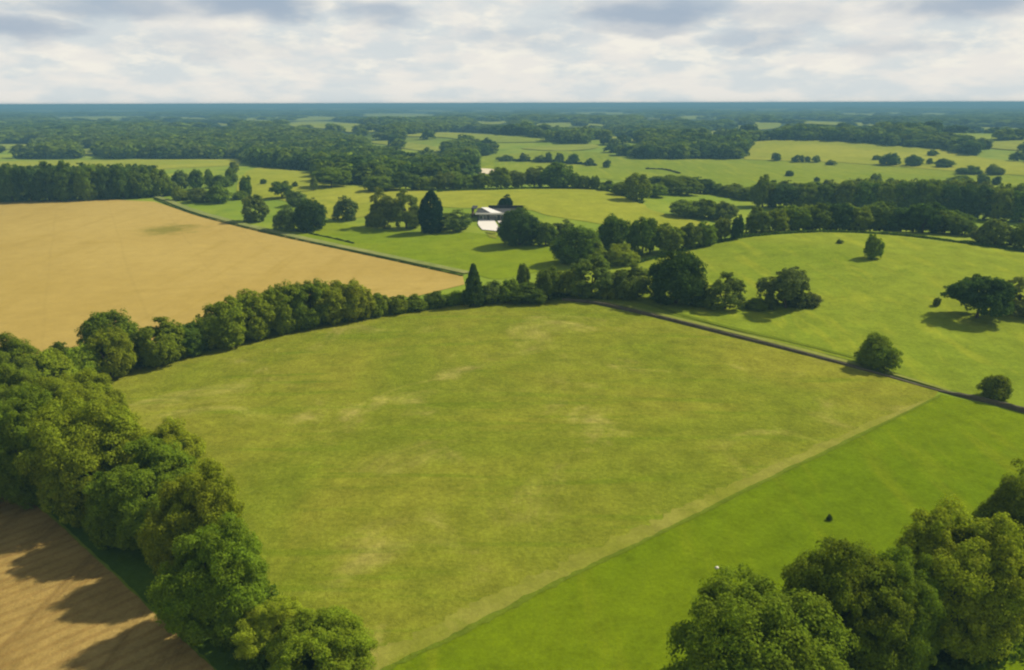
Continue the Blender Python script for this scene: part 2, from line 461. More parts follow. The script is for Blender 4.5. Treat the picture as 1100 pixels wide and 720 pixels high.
# ------------------------------------------------------------------ tree prototypes
def crown_points(kind, seed, n, leaf):
    rg = np.random.default_rng(seed)
    def sphere(k):
        v = rg.normal(size=(k, 3)); return v / np.linalg.norm(v, axis=1)[:, None]
    if kind in ('broad', 'round', 'bush', 'airy', 'spread', 'scrub'):
        nc, rf, rl, zc, c = {'broad': (40, (.55, .98), (.14, .24), .56, .44), 'round': (60, (.75, .95), (.17, .24), .54, .46),
                             'bush': (34, (.4, .95), (.18, .3), .45, .55), 'airy': (30, (.35, 1.05), (.1, .19), .58, .42),
                             'spread': (44, (.45, 1.02), (.13, .22), .6, .4), 'scrub': (26, (.3, 1.1), (.12, .22), .5, .5)}[kind]
        dr = sphere(nc * 3); dr = dr[dr[:, 2] > (-.75 if kind != 'bush' else -.5)][:nc]
        f = rg.uniform(*rf, (len(dr), 1))
        rad = rg.uniform(*rl, len(dr))
        # an uneven outline: a few limbs reach out, a few sides fall short
        lob = 1 + .16 * np.sin(3 * np.arctan2(dr[:, 1], dr[:, 0]) + rg.uniform(0, 6)) * rg.uniform(.4, 1) + rg.normal(0, .05, len(dr)).clip(-.08, .08)
        cen = dr * f * np.array([.5, .5, c]) * .78 * lob[:, None] + np.array([0, 0, zc])
        dd = np.linalg.norm(cen[:, None] - cen[None], axis=2) / (rad[:, None] + rad[None]) + np.eye(len(cen)) * 9
        lone = np.sort(dd, 1)[:, 1] > .62           # no clump floats free of the crown
        mid = np.array([0, 0, zc]); cen[lone] = mid + (cen[lone] - mid) * .72
        if kind == 'spread':
            cen[:, 2] = np.where(cen[:, 2] < .35, .35 + rg.uniform(0, .1, len(cen)), cen[:, 2])
    else:                                    # conifers: whorls of sprays round a spire
        nc = 170
        z = (np.arange(nc) + rg.uniform(0, 1, nc)) / nc * .95 + .02
        if kind == 'spire': prof = .46 * (1 - z) ** .85 + .02
        else: prof = .44 * np.minimum(1, (1.02 - z) * 2.1) ** .75 * (.8 + .2 * np.minimum(1, z * 4))
        a = np.arange(nc) * 2.4 + rg.uniform(-.4, .4, nc); q = prof * rg.uniform(.62, .95, nc)
        cen = np.column_stack([q * np.cos(a), q * np.sin(a), z]); rad = .05 + .2 * prof * rg.uniform(.7, 1.2, nc)
    axis = np.array([0, 0, .45])
    # each clump carries tufts, each tuft carries leaves
    nt = 16 if n > 9000 else 9 if n > 3000 else 4 if n > 300 else 1
    ct = np.repeat(np.arange(len(rad)), nt)
    td = sphere(len(ct)); ow = cen[ct] - axis; ow /= np.linalg.norm(ow, axis=1)[:, None] + 1e-6
    fl = (td * ow).sum(1) < -.1; td[fl] *= -1
    if nt > 1:
        tc = cen[ct] + td * (rad[ct] * rg.uniform(.55, 1.02, len(ct)))[:, None]
        tr = rad[ct] * rg.uniform(.22, .5, len(ct)) * (1.0 if nt > 10 else 1.25)
    else:
        tc, tr = cen[ct], rad[ct]
    w = tr ** 1.6 * rg.uniform(.6, 1.3, len(tr)); w /= w.sum()
    idx = rg.choice(len(tr), n, p=w)
    dl = sphere(n)
    outw = tc[idx] - axis; outw /= np.linalg.norm(outw, axis=1)[:, None] + 1e-6
    up = outw * .7 + np.array([0, 0, .5])
    flip = (dl * up).sum(1) < -.2; dl[flip] *= -1
    p = tc[idx] + dl * np.array([1, 1, .8]) * (tr[idx] * rg.uniform(.45, 1.1, n) ** .8)[:, None]
    nr = dl * 1.0 + outw * .4 + rg.normal(0, .45, (n, 3)) + np.array([0, 0, .3])
    nr /= np.linalg.norm(nr, axis=1)[:, None]
    if kind in ('broad', 'round', 'airy'):
        q = np.clip(p[:, 2] / .42, 0, 1); p[:, :2] *= (.62 + .38 * q * (2 - q))[:, None]
    ext = np.percentile(np.hypot(p[:, 0], p[:, 1]), 97); p[:, :2] *= .5 / ext
    lo = np.percentile(p[:, 2], .5); top = np.percentile(p[:, 2], 99.95)
    base = {'broad': .04, 'round': .02, 'bush': .0, 'scrub': .0, 'airy': .12, 'spread': .2, 'spire': .02, 'cone': .02}[kind]
    p[:, 2] = base + (p[:, 2] - lo) / (top - lo) * (1 - base)
    p[:, 2] = np.maximum(p[:, 2], .01)
    s = leaf * rg.uniform(.6, 1.5, n)
    return p, nr, s, rg

def leaf_quads(p, nr, s, rg, long=1.5):
    n = len(p)
    ref = rg.normal(size=(n, 3))
    t = np.cross(nr, ref); t /= np.linalg.norm(t, axis=1)[:, None] + 1e-9
    b = np.cross(nr, t)
    s = np.asarray(s)[:, None]
    k = rg.uniform(.25, .75, (n, 1))
    a0 = p - t * s * long * .5
    a1 = p + b * s * .5 + t * s * (k - .5) * .6 + nr * s * .12
    a2 = p + t * s * long * .5
    a3 = p - b * s * .5 + t * s * (.5 - k) * .6 + nr * s * .12
    V = np.stack([a0, a1, a2, a3], 1).reshape(-1, 3)
    return V, np.arange(4 * n).reshape(-1, 4)

def tube(path, radii, sides=6):
    V = []; Fc = []
    for i, (p, r) in enumerate(zip(path, radii)):
        p = np.array(p)
        d = np.array(path[min(i + 1, len(path) - 1)]) - np.array(path[max(i - 1, 0)])
        d = d / (np.linalg.norm(d) + 1e-9)
        a = np.cross(d, [.3, .9, .2]); a /= np.linalg.norm(a) + 1e-9; b = np.cross(d, a)
        for k in range(sides):
            th = 2 * math.pi * k / sides
            V.append(p + r * (math.cos(th) * a + math.sin(th) * b))
    for i in range(len(path) - 1):
        for k in range(sides):
            k2 = (k + 1) % sides
            Fc.append([i * sides + k, i * sides + k2, (i + 1) * sides + k2, (i + 1) * sides + k])
    return np.array(V), np.array(Fc)

def trunk_mesh(kind, seed):
    rg = np.random.default_rng(seed + 77)
    parts = []
    lean = rg.uniform(-.04, .04, 2)
    if kind in ('spire', 'cone'):
        parts.append(tube([(0, 0, -.03), (0, 0, .3), (0, 0, .9)], [.035, .024, .006]))
    else:
        fork = .22 if kind not in ('bush', 'scrub') else .08
        parts.append(tube([(0, 0, -.03), (lean[0] * .5, lean[1] * .5, fork * .5), (lean[0], lean[1], fork), (lean[0] * 2, lean[1] * 2, .55)], [.05, .036, .032, .012]))
        for k in range(6):
            a = k * 1.05 + rg.uniform(-.3, .3); l = rg.uniform(.22, .36)
            z0 = fork + rg.uniform(0, .12)
            parts.append(tube([(lean[0], lean[1], z0), (lean[0] + math.cos(a) * l * .55, lean[1] + math.sin(a) * l * .55, z0 + .16),
                               (lean[0] + math.cos(a) * l, lean[1] + math.sin(a) * l, z0 + rg.uniform(.28, .42))], [.024, .015, .005], 5))
    V = []; Fc = []; o = 0
    for v, f in parts: V.append(v); Fc.append(f + o); o += len(v)
    return mesh_np('trunk', np.concatenate(V), np.concatenate(Fc), BARK, True)

LODS = {0: (115000, .0118), 1: (26000, .0245), 2: (7000, .046), 3: (1700, .085)}
_protos = {}
def proto(kind, lod, var):
    key = (kind, lod, var)
    if key not in _protos:
        seed = sum(map(ord, kind)) * 31 + var * 7
        n, lf = LODS[lod]
        if kind in ('airy', 'scrub'): n = int(n * (.55 if kind == 'airy' else .7))
        p, nr, s, rg = crown_points(kind, seed, n, lf)
        V, Fc = leaf_quads(p, nr, s, rg)
        _protos[key] = (mesh_np('crown', V, Fc, LEAF), trunk_mesh(kind, seed))
    return _protos[key]

CZ = {'broad': (.55, .45), 'round': (.53, .47), 'bush': (.5, .5), 'scrub': (.5, .5), 'airy': (.56, .44), 'spread': (.6, .4), 'spire': (.5, .5), 'cone': (.5, .5)}
PAL = {  # leaf albedo by kind of foliage
    'dark': (.118, .168, .018), 'deep': (.068, .112, .02), 'mid': (.168, .218, .015), 'light': (.225, .265, .016),
    'bright': (.27, .315, .02), 'olive': (.145, .185, .03), 'grey': (.14, .172, .038), 'fir': (.02, .05, .02)}
rnd = random.Random(4)
N_TREES = 0
CRESTS = {'hill': ([612, 650, 690, 740, 800, 880, 960, 1040, 1110], [306, 295, 284, 268, 255, 249.5, 252.5, 262, 272], 288),
          'gold': ([400, 470, 540, 600, 650, 690], [208, 206, 203.5, 202.5, 205, 219], 434)}
TREE_SPOTS = []

def tree(u, vt, vb, w, kind, colr, label, cat='tree', group=None, d=None, dmin=None, var=None, hscale=1., name=None):
    """a tree whose foot is at pixel (u, vb), its top at vt, its crown w pixels wide: turned into metres on the terrain"""
    global N_TREES
    if isinstance(d, tuple):                # just behind a hill crest
        cu, cv, dm = CRESTS[d[0]]
        x, y = cast(u, float(np.interp(u, cu, cv)), dmax=dm)
        k = 1 + d[1] / math.hypot(x, y); x *= k; y *= k
    elif d:
        r = ray(u, vb); x, y = r[0] * d, r[1] * d
    else:
        x, y = cast(u, vb, dmin=dmin)
    z = h1(x, y)
    pu, pv, dep = project(x, y, z)
    W = w * dep / F * (1.18 if d else 1.)
    th = math.atan2(HC - z, math.hypot(x, y))
    T = max((pv - vt), 3) * dep / F
    zc, c = CZ[kind]
    lo, hi = .3, 60.
    for _ in range(40):
        H = .5 * (lo + hi)
        if zc * H * math.cos(th) + math.sqrt((c * H * math.cos(th)) ** 2 + (.46 * W * math.sin(th)) ** 2) > T: hi = H
        else: lo = H
    H = max(H, .45 * W if kind not in ('bush', 'spread', 'scrub') else .3 * W) * hscale
    dist = math.hypot(x, y)
    px = max(w, H * F / dep)
    lod = 0 if px > 75 else 1 if px > 34 else 2 if px > 15 else 3
    nv = {0: 5, 1: 4, 2: 4, 3: 3}[lod] if kind in ('broad', 'bush', 'airy', 'scrub') else 2
    v = var if var is not None else rnd.randrange(nv)
    cm, tm = proto(kind, lod, v)
    if name is None:
        name = {'spire': 'conifer_tree', 'cone': 'conifer_tree', 'bush': 'bush'}.get(kind, 'broadleaf_tree')
    if name == 'bush' and cat == 'tree': cat = 'bush'
    root = link(name, None, None, (x, y, z))
    root.rotation_euler = (0, 0, rnd.uniform(0, 6.28))
    tag(root, label, cat, group)
    base = np.array(PAL[colr]) * rnd.uniform(.9, 1.12)
    cr = link('crown', cm, root); cr.scale = (W * rnd.uniform(.94, 1.04), W * rnd.uniform(.94, 1.04), H)
    cr.color = (base[0] * rnd.uniform(.93, 1.1), base[1], base[2], 1)
    tr = link('trunk', tm, root); tr.scale = (min(W, H) * .9, min(W, H) * .9, H)
    N_TREES += 1
    TREE_SPOTS.append((x, y, W))
    return root

ORD = ['', 'first', 'second', 'third', 'fourth', 'fifth', 'sixth', 'seventh', 'eighth', 'ninth', 'tenth', 'eleventh', 'twelfth', 'thirteenth',
       'fourteenth', 'fifteenth', 'sixteenth', 'seventeenth', 'eighteenth']
def row(items, phrase, group, cat='tree', **kw):
    """trees of a row, told apart by their place in it, counted from the left"""
    for i, it in enumerate(items):
        if isinstance(kw.get('d'), tuple) and it[3] > 18:      # belts stand unevenly
            it = (it[0], it[1] + rnd.uniform(-4, 6)) + tuple(it[2:])
            kw = dict(kw, d=(kw['d'][0], max(4, kw['d'][1] + rnd.uniform(-3, 5))))
        tree(*it[:6], phrase % ORD[i + 1], cat, group, **dict(kw, **(it[6] if len(it) > 6 else {})))

# --- the big hedge of trees on the left
G = 'large trees of the hedge between pasture and ploughed field'
for it in [
    (338, 645, 742, 118, 'broad', 'light', 'bushy green tree nearest the bottom edge, last of the left hedge beside the pasture'),
    (283, 628, 712, 88, 'broad', 'bright', 'bright yellow-green small tree between the two nearest big trees of the left hedge'),
    (232, 547, 688, 122, 'broad', 'mid', 'large tree with dark hollow face, above the yellow-green one in the left hedge'),
    (212, 488, 628, 112, 'broad', 'light', 'broad light-topped tree bulging furthest into the pasture from the left hedge'),
    (150, 468, 592, 120, 'broad', 'mid', 'big green tree leaning over the ploughed field, mid way along the left hedge'),
    (168, 447, 556, 96, 'broad', 'light', 'rounded tree on the pasture side of the left hedge, halfway along'),
    (108, 424, 548, 112, 'broad', 'light', 'tall pale-topped tree over the dark verge above the far end of ploughed soil'),
    (46, 416, 530, 98, 'broad', 'mid', 'large tree overhanging the top corner of the ploughed field at the left edge'),
    (92, 393, 480, 84, 'broad', 'light', 'light green tree at the corner where the left hedge meets the pasture'),
    (20, 390, 486, 84, 'broad', 'mid', 'rounded green tree by the left edge above the corner of ploughed soil'),
    (-28, 420, 540, 100, 'broad', 'dark', 'dark tree cut off by the left edge of the photo above ploughed soil'),
    (12, 356, 436, 72, 'broad', 'mid', 'low spreading tree at the left edge just below the tan field'),
    (52, 369, 428, 62, 'broad', 'light', 'lighter spreading tree below the tan field, right of the left edge one'),
]:
    k = 1 if it[1] > 440 else 0
    tree(it[0] + 11 * k, it[1] + (9 if k else 5), it[2] - 13 * k, it[3] * (.95 if k else 1.04), *it[4:], 'tree', G)
G = 'hedgerow trees between the tan field and the pasture'
for it in [
    (92, 369, 412, 38, 'round', 'bright', 'small bright round tree at the far left corner of the pasture'),
    (74, 366, 406, 32, 'broad', 'dark', 'small dark tree tucked behind the bright round one below the tan field'),
    (121, 333, 390, 54, 'round', 'mid', 'tallest dome-shaped tree standing against the tan field at the hedge corner'),
    (121, 352, 406, 46, 'broad', 'light', 'light-topped tree in front of the dome-shaped tree at the pasture corner'),
    (172, 341, 390, 48, 'broad', 'mid', 'dark-based tree right of the dome-shaped tree in the hedgerow'),
    (203, 345, 380, 42, 'broad', 'dark', 'dark low tree in the dip of the hedgerow below the tan field'),
    (232, 341, 373, 34, 'broad', 'bright', 'pale yellowish small tree in front of the hedgerow left half'),
    (244, 317, 370, 52, 'broad', 'light', 'tree with feathery pale top starting the tall part of the hedgerow'),
]:
    tree(it[0], it[1] + 1, it[2], it[3] * 1.15, *it[4:], 'tree', G)
row([(274, 312, 362, 54, 'broad', 'light'), (305, 305, 355, 54, 'broad', 'light'), (333, 302, 350, 52, 'broad', 'mid'), (357, 301, 346, 48, 'broad', 'light')],
    'dense green tree, %s from left in the flat-topped clump below the tan field', G)
tree(383, 302, 343, 38, 'round', 'bright', 'yellow-green round tree ending the tall clump of the hedgerow on its right', 'tree', G)
row([(407, 314, 339, 24, 'bush', 'mid'), (428, 317, 336, 28, 'bush', 'mid'), (448, 316, 333, 26, 'bush', 'mid'), (468, 313, 330, 26, 'bush', 'dark'), (489, 312, 327, 26, 'bush', 'mid')],
    '%s from left of the low bushes between the tall clump and the pointed conifer', 'low hedgerow bushes by the conifer', 'bush')
tree(509, 284, 328, 25, 'spire', 'deep', 'pointed dark conifer at the right tip of the tan field', 'conifer', None)
G = 'bushes and trees beyond the crest of the pasture'
for it in [
    (529, 301, 325, 30, 'bush', 'olive', 'olive bush just right of the pointed conifer at the pasture crest'),
    (548, 300, 324, 30, 'bush', 'mid', 'low green bush at the highest point of the pasture crest'),
    (567, 304, 325, 40, 'bush', 'dark', 'dark low hedge-like bush touching the pasture crest'),
    (562, 283, 316, 14, 'broad', 'olive', 'thin upright small tree rising above the low bushes on the crest'),
    (590, 288, 321, 32, 'broad', 'dark', 'dark tree left of the large olive tree at the pasture crest'),
    (612, 289, 319, 36, 'broad', 'mid', 'green tree pressed against the left side of the large olive tree'),
    (634, 275, 319, 54, 'scrub', 'olive', 'large olive-brown tree at the start of the dark boundary wall'),
    (674, 284, 319, 46, 'broad', 'olive', 'rounded olive tree between the large olive and the big dark round tree'),
    (655, 302, 320, 26, 'bush', 'light', 'pale bush in the gap between the two olive trees'),
]:
    tree(*it, 'tree', G)
for it in [
    (726, 269, 326, 62, 'round', 'deep', 'big dark round tree alone on the green slope beyond the pasture'),
    (754, 316, 329, 26, 'bush', 'dark', 'low dark bush at the right foot of the big round tree'),
    (779, 294, 332, 44, 'scrub', 'olive', 'thin see-through olive tree right of the big dark round tree'),
    (812, 320, 332, 26, 'bush', 'mid', 'low bush left of the ragged grey-green tree on the slope'),
    (844, 286, 331, 60, 'scrub', 'grey', 'ragged grey-green wide tree on the slope with lopsided crown'),
    (871, 314, 329, 22, 'bush', 'grey', 'small low bush trailing right of the ragged grey-green tree'),
    (937, 252, 278, 20, 'broad', 'mid', 'small egg-shaped lone tree near the top of the right hill'),
    (902, 257, 262, 7, 'bush', 'olive', 'tiny bush on the hill top left of the egg-shaped tree'),
    (1049, 295, 342, 68, 'spread', 'deep', 'dark spreading tree with open side on the right hill slope'),
    (1094, 297, 338, 46, 'scrub', 'grey', 'faint thin tree at the right edge beside the dark spreading tree'),
    (1006, 319, 329, 8, 'bush', 'olive', 'tiny upright shrub left of the dark spreading tree'),
    (942, 358, 394, 46, 'bush', 'mid', 'boxy wide bush beside the dark wall below the right hill'),
    (1068, 401, 427.5, 33, 'bush', 'mid', 'leaning rounded bush beside the wall at the right corner'),
]:
    tree(*it)
# --- the trees at the bottom right
G = 'large trees at the bottom right corner'
tree(812, 628, 775, 186, 'broad', 'mid', 'widest foreground tree cut off by the bottom edge, lowest of the right corner trees', 'tree', G, var=1)
tree(902, 579, 718, 138, 'broad', 'mid', 'tall foreground tree between the widest and the feathery one at the lower right', 'tree', G, var=2)
tree(958, 604, 718, 92, 'broad', 'mid', 'shorter foreground tree wedged between the tall and the feathery one at lower right', 'tree', G, var=0)
tree(1020, 553, 690, 134, 'broad', 'light', 'feathery full foreground tree above the small patch of grass in the corner', 'tree', G, var=3)
tree(1102, 508, 628, 112, 'broad', 'mid', 'foreground tree cut off by the right edge beside the feathery one', 'tree', G, var=4)
tree(891, 552.5, 559.5, 7, 'bush', 'deep', 'tiny dark shrub alone in the lush foreground field', 'bush')

# --- round the house
for it in [
    (558, 224, 263, 46, 'round', 'deep', 'dark round tree in front of the white house, right of the pale yard'),
    (543, 209, 226, 17, 'bush', 'fir', 'dark tree poking up behind the house roof', {'name': 'broadleaf_tree'}),
    (586, 239, 264, 24, 'broad', 'dark', 'narrow dark tree touching the right side of the round house tree'),
    (601, 236, 258, 28, 'scrub', 'olive', 'faint olive tree on the slope right of the house trees'),
    (621, 242, 282, 54, 'round', 'dark', 'large dark rounded tree, left of three on the near side of the golden hill'),
    (638, 259, 283, 32, 'bush', 'light', 'lighter bush in front of the large dark rounded tree'),
    (658, 231, 270, 38, 'round', 'dark', 'dark upright rounded tree standing middle of the three below the golden hill'),
    (690, 234, 274, 34, 'broad', 'dark', 'dark tree right of three below the golden hill, with a lit right side'),
    (667, 262, 284, 36, 'bush', 'light', 'pale bush at the left end of the right hill crest'),
    (717, 241, 271, 34, 'broad', 'mid', 'green tree behind the crest between golden hill and right hill'),
    (741, 240, 266, 30, 'broad', 'olive', 'olive tree right of the green one behind the right hill crest'),
    (758, 239, 263, 26, 'broad', 'mid', 'small green tree at the foot of the golden hill right end'),
    (775, 234, 257, 20, 'broad', 'olive', 'slim olive tree in the gap left of the narrow dark one'),
    (791, 231, 257, 15, 'broad', 'deep', 'narrow dark tree on the crest line left of the long tree belts'),
    (487, 225, 248, 38, 'scrub', 'olive', 'hazy olive bush between the dark column conifer and the house'),
    (464, 206, 250, 27, 'cone', 'fir', 'dark column-shaped conifer standing left of the white house'),
    (437, 203, 245, 34, 'scrub', 'olive', 'thin olive tree just left of the dark column conifer'),
    (413, 204, 244, 34, 'scrub', 'olive', 'thin olive tree second to the left of the dark column conifer'),
    (399, 230, 243, 14, 'bush', 'olive', 'small bush at the left foot of the thin olive trees'),
    (372, 211, 236, 28, 'scrub', 'grey', 'pale rounded tree alone right of the dark tree by the track'),
    (335, 214, 248, 36, 'round', 'deep', 'dark round tree beside the farm track above the tan field'),
    (309, 221, 247, 30, 'scrub', 'olive', 'olive thin tree just left of the dark round tree by the track'),
    (274, 210, 238, 30, 'scrub', 'olive', 'blurry green tree on the bank above the bend of farm track'),
    (319, 205, 221, 25, 'bush', 'olive', 'low olive bush behind the dark round tree by the track'),
    (303, 195, 213, 24, 'spread', 'dark', 'flat-topped dark small tree in the sunlit meadow'),
    (265, 189, 212, 13, 'broad', 'dark', 'upright small dark tree at the left end of the sunlit meadow'),
    (258, 205, 214, 18, 'bush', 'mid', 'low bush at the foot of the upright small dark tree'),
    (283, 192, 198, 7, 'bush', 'dark', 'tiny dark round bush near the top of sunlit meadow'),
    (317, 195, 201, 6, 'bush', 'dark', 'tiny bush right of the flat-topped tree in sunlit meadow'),
    (337, 189, 205, 10, 'airy', 'olive', 'small thin tree below the wide tree at the wood edge'),
    (356, 180, 201, 42, 'spread', 'mid', 'wide umbrella-shaped tree at the edge of the far wood'),
    (252, 174, 186, 10, 'broad', 'mid', 'small tree at the right end of the yellow strip field'),
]:
    kw = it[7] if len(it) > 7 else {}
    tree(*it[:7], 'tree', None, **kw)
# scrub between track and strip field
row([(195, 183, 203, 20, 'broad', 'olive'), (212, 182, 204, 16, 'broad', 'dark'), (225, 182, 202, 12, 'broad', 'mid'), (237, 188, 201, 24, 'bush', 'dark'), (249, 181, 198, 12, 'broad', 'mid')],
    '%s from left of the upper scrub trees below the yellow strip field', 'scrub trees below the strip field')
row([(183, 190, 210, 18, 'bush', 'olive'), (195, 201, 215, 22, 'bush', 'mid'), (215, 202, 217, 28, 'bush', 'olive'), (236, 199, 218, 26, 'bush', 'mid')],
    '%s from left of the lower scrub bushes beside the bend of the track', 'scrub bushes beside the track bend', 'bush')
# dark belt at the top of the tan field
row([(-12, 176, 217, 34, 'broad', 'dark'), (14, 177, 217, 30, 'broad', 'dark'), (34, 179, 216.5, 30, 'broad', 'deep'), (54, 175, 216, 32, 'broad', 'deep'), (76, 174, 215.5, 32, 'broad', 'dark'),
     (97, 178, 215, 30, 'broad', 'mid'), (115, 180, 214, 28, 'broad', 'deep'), (133, 177, 213, 30, 'broad', 'dark'), (153, 179, 212, 32, 'round', 'dark'), (172, 182, 211, 26, 'broad', 'mid')],
    '%s tree from left along the front of the dark belt above the tan field', 'front trees of the dark belt above the tan field')
for k in range(10):
    tree(-6 + k * 18.5, 175 + rnd.uniform(0, 4), 204 + rnd.uniform(-3, 3), 30, 'broad', rnd.choice(['dark', 'deep', 'mid']),
         'dark tree in the rear of the belt between tan field and yellow strip', 'tree', 'rear trees of the dark belt above the tan field')
# tree line behind the golden hill
row([(410, 186, 208, 30, 'broad', 'mid'), (436, 184, 208, 28, 'broad', 'dark'), (458, 190, 207, 24, 'broad', 'mid'), (478, 189, 207, 24, 'broad', 'olive'), (498, 188, 206.5, 26, 'broad', 'mid'), (518, 186, 206, 24, 'broad', 'dark'),
     (538, 183, 205.5, 24, 'broad', 'mid'), (555, 179, 205, 20, 'broad', 'olive'), (574, 177, 204.5, 20, 'broad', 'olive')],
    '%s tree from left in the line behind the golden hill, before the tallest', 'tree line behind the golden hill', d=('gold', 9))
tree(599, 175, 204.5, 34, 'broad', 'dark', 'tallest dark wide tree in the line behind the golden hill', 'tree', None, d=('gold', 7))
row([(617, 186, 205, 14, 'broad', 'mid'), (628, 189, 205, 12, 'broad', 'dark'), (639, 189, 205, 9, 'broad', 'dark'), (654, 194, 206, 18, 'bush', 'mid'), (669, 192, 209, 20, 'broad', 'mid'),
     (684, 185, 213, 24, 'broad', 'mid')], '%s tree to the right of the tallest one behind the golden hill', 'trees right of the tallest behind the golden hill', d=('gold', 6))
G = 'trees in the hollow between golden hill and far meadow'
for it in [
    (706, 189, 206, 22, 'broad', 'dark', 'dark tree at the far side of the hollow right of the golden hill', 470),
    (701, 206, 223, 26, 'broad', 'mid', 'rounded tree at the right tip of the golden hill', 400),
    (728, 195, 221, 38, 'broad', 'mid', 'wide pale-topped tree in the hollow right of the golden hill', 420),
    (752, 193, 218, 32, 'broad', 'deep', 'dark square-topped tree in the hollow below the far meadow', 440),
    (767, 197, 218, 22, 'broad', 'dark', 'dark tree joined to the square-topped one on its right', 440),
    (784, 203, 220, 26, 'broad', 'mid', 'tree between the square-topped tree and the long right belts', 430),
    (803, 206, 224, 26, 'broad', 'mid', 'tree at the left end of the long right belts', 420),
]:
    tree(*it[:7], 'tree', G, d=it[7])
row([(737, 215, 236, 30, 'broad', 'mid'), (757, 214, 238, 30, 'broad', 'mid'), (776, 217, 240, 28, 'broad', 'olive')],
    '%s from left of the three wide low trees below the golden hill right end', 'wide low trees below the golden hill', 'tree', d=350)
# upper belt on the right
row([(820, 188, 208, 22, 'broad', 'mid'), (842, 198, 220, 28, 'broad', 'deep'), (864, 197, 219, 28, 'broad', 'mid'), (886, 198, 221, 28, 'broad', 'dark'), (908, 195, 219, 26, 'broad', 'mid'),
     (930, 196, 221, 28, 'broad', 'dark'), (952, 197, 221, 26, 'broad', 'mid'), (975, 196, 223, 30, 'broad', 'dark'), (998, 194, 224, 30, 'broad', 'mid'), (1022, 199, 227, 34, 'broad', 'deep'),
     (1048, 199, 229, 34, 'broad', 'deep'), (1073, 203, 230, 28, 'broad', 'mid'), (1096, 205, 231, 30, 'broad', 'dark')],
    '%s tree from left in the upper belt beyond the right hill', 'upper tree belt beyond the right hill', d=396)
for k in range(13):
    tree(826 + k * 22.5, 193 + rnd.uniform(-1, 4) + (3 if k > 9 else 0), 212, 28, 'broad', rnd.choice(['dark', 'mid', 'mid', 'olive']),
         'tree in the back rank of the upper belt beyond the right hill', 'tree', 'back rank of the upper belt', d=430 + rnd.uniform(-8, 8))
# lower belt on the right
row([(812, 222, 254, 24, 'broad', 'olive'), (832, 219, 254, 28, 'broad', 'mid'), (853, 217, 252, 30, 'broad', 'mid'), (876, 218, 252, 30, 'broad', 'dark'), (898, 221, 252, 28, 'broad', 'deep'), (921, 221, 253, 28, 'broad', 'mid'),
     (944, 219, 254, 32, 'broad', 'dark'), (967, 219, 256, 32, 'broad', 'deep'), (990, 222, 258, 32, 'broad', 'deep'), (1013, 226, 261, 32, 'broad', 'dark'), (1032, 230, 262, 22, 'broad', 'olive')],
    '%s tree from left in the lower belt just behind the right hill', 'lower tree belt behind the right hill', d=('hill', 6))
row([(1051, 239, 265, 20, 'scrub', 'olive'), (1068, 236, 268, 30, 'broad', 'olive'), (1085, 236, 270, 22, 'scrub', 'olive'), (1101, 235, 272, 22, 'broad', 'mid')],
    '%s from left of the thin olive trees behind the hill at the right edge', 'thin olive trees behind the hill', d=('hill', 5))
for k in range(9):
    tree(842 + k * 23, 218 + rnd.uniform(0, 4) + max(0, k - 6) * 3, 246, 30, 'broad', rnd.choice(['dark', 'deep', 'mid']),
         'tree filling the rear of the lower belt behind the right hill', 'tree', 'rear of the lower belt', d=('hill', 24 + rnd.uniform(-4, 4)))
# far hedge with trees in the far meadow
row([(543, 166.5, 173.5, 20, 'bush', 'dark'), (563, 164.5, 174, 11, 'bush', 'dark'), (580, 167, 175, 14, 'bush', 'dark'), (589, 164, 175, 9, 'broad', 'dark'), (601, 164.5, 175.5, 10, 'broad', 'dark'), (616, 165.5, 176.5, 13, 'broad', 'dark'),
     (634, 170, 178.5, 10, 'bush', 'dark'), (652, 171.5, 180.5, 9, 'bush', 'dark')], '%s tree from left in the short dark hedge across the far meadow', 'dark hedge trees across the far meadow')
for it in [
    (834, 164.5, 173, 11, 'broad', 'dark', 'small dark tree left of the pair in the middle of the far meadow'),
    (857, 166.5, 174.5, 13, 'broad', 'dark', 'dark tree, larger of the pair in the middle of the far meadow'),
    (867, 168, 174.8, 7, 'bush', 'dark', 'small bush right beside the larger dark tree of the far meadow'),
    (876, 167, 174.8, 10, 'bush', 'mid', 'grey-green bush ending the short line in the far meadow'),
    (893, 172, 177.5, 12, 'bush', 'mid', 'low bush apart from the short line in the far meadow'),
    (848, 183, 189.5, 9, 'bush', 'dark', 'leaning dark bush in open grass above the upper belt'),
    (877, 190, 195.5, 7, 'bush', 'dark', 'tiny dark bush just above the top of the upper belt'),
    (941, 166.5, 172.5, 8, 'bush', 'mid', 'small bush left of the triangular dark tree on the far hill'),
    (956, 164.5, 177.5, 22, 'broad', 'dark', 'triangular dark tree on the slope of the far golden hill'),
    (981, 166.5, 178.5, 19, 'round', 'dark', 'square dark tree right of the triangular one on the far hill'),
    (998, 170, 177, 8, 'bush', 'mid', 'tiny bush between the square and the oval tree on the far hill'),
    (1014, 170.5, 180, 20, 'bush', 'dark', 'oval dark bush right of the square tree on the far hill'),
    (1002, 161, 168, 13, 'bush', 'dark', 'low dark tree on the crest of the far golden hill'),
    (1040, 178.5, 187, 30, 'bush', 'dark', 'long dark hedge-like bush below the far golden hill'),
    (1068, 176.5, 188, 18, 'bush', 'mid', 'pale rounded bush ending the long dark one'),
    (1055, 187.5, 199, 15, 'broad', 'dark', 'dark round tree in grass above the right end of the belts'),
    (1070, 189.5, 199, 11, 'broad', 'dark', 'smaller dark tree beside the round one above the belts'),
    (1030, 188.5, 200, 28, 'bush', 'mid', 'wide bush left of the dark round tree above the belts'),
    (940, 186.5, 201, 13, 'broad', 'mid', 'small tree rising above the middle of the upper belt'),
    (955, 191, 201, 9, 'bush', 'mid', 'little bush right of the small tree above the upper belt'),
]:
    tree(*it)

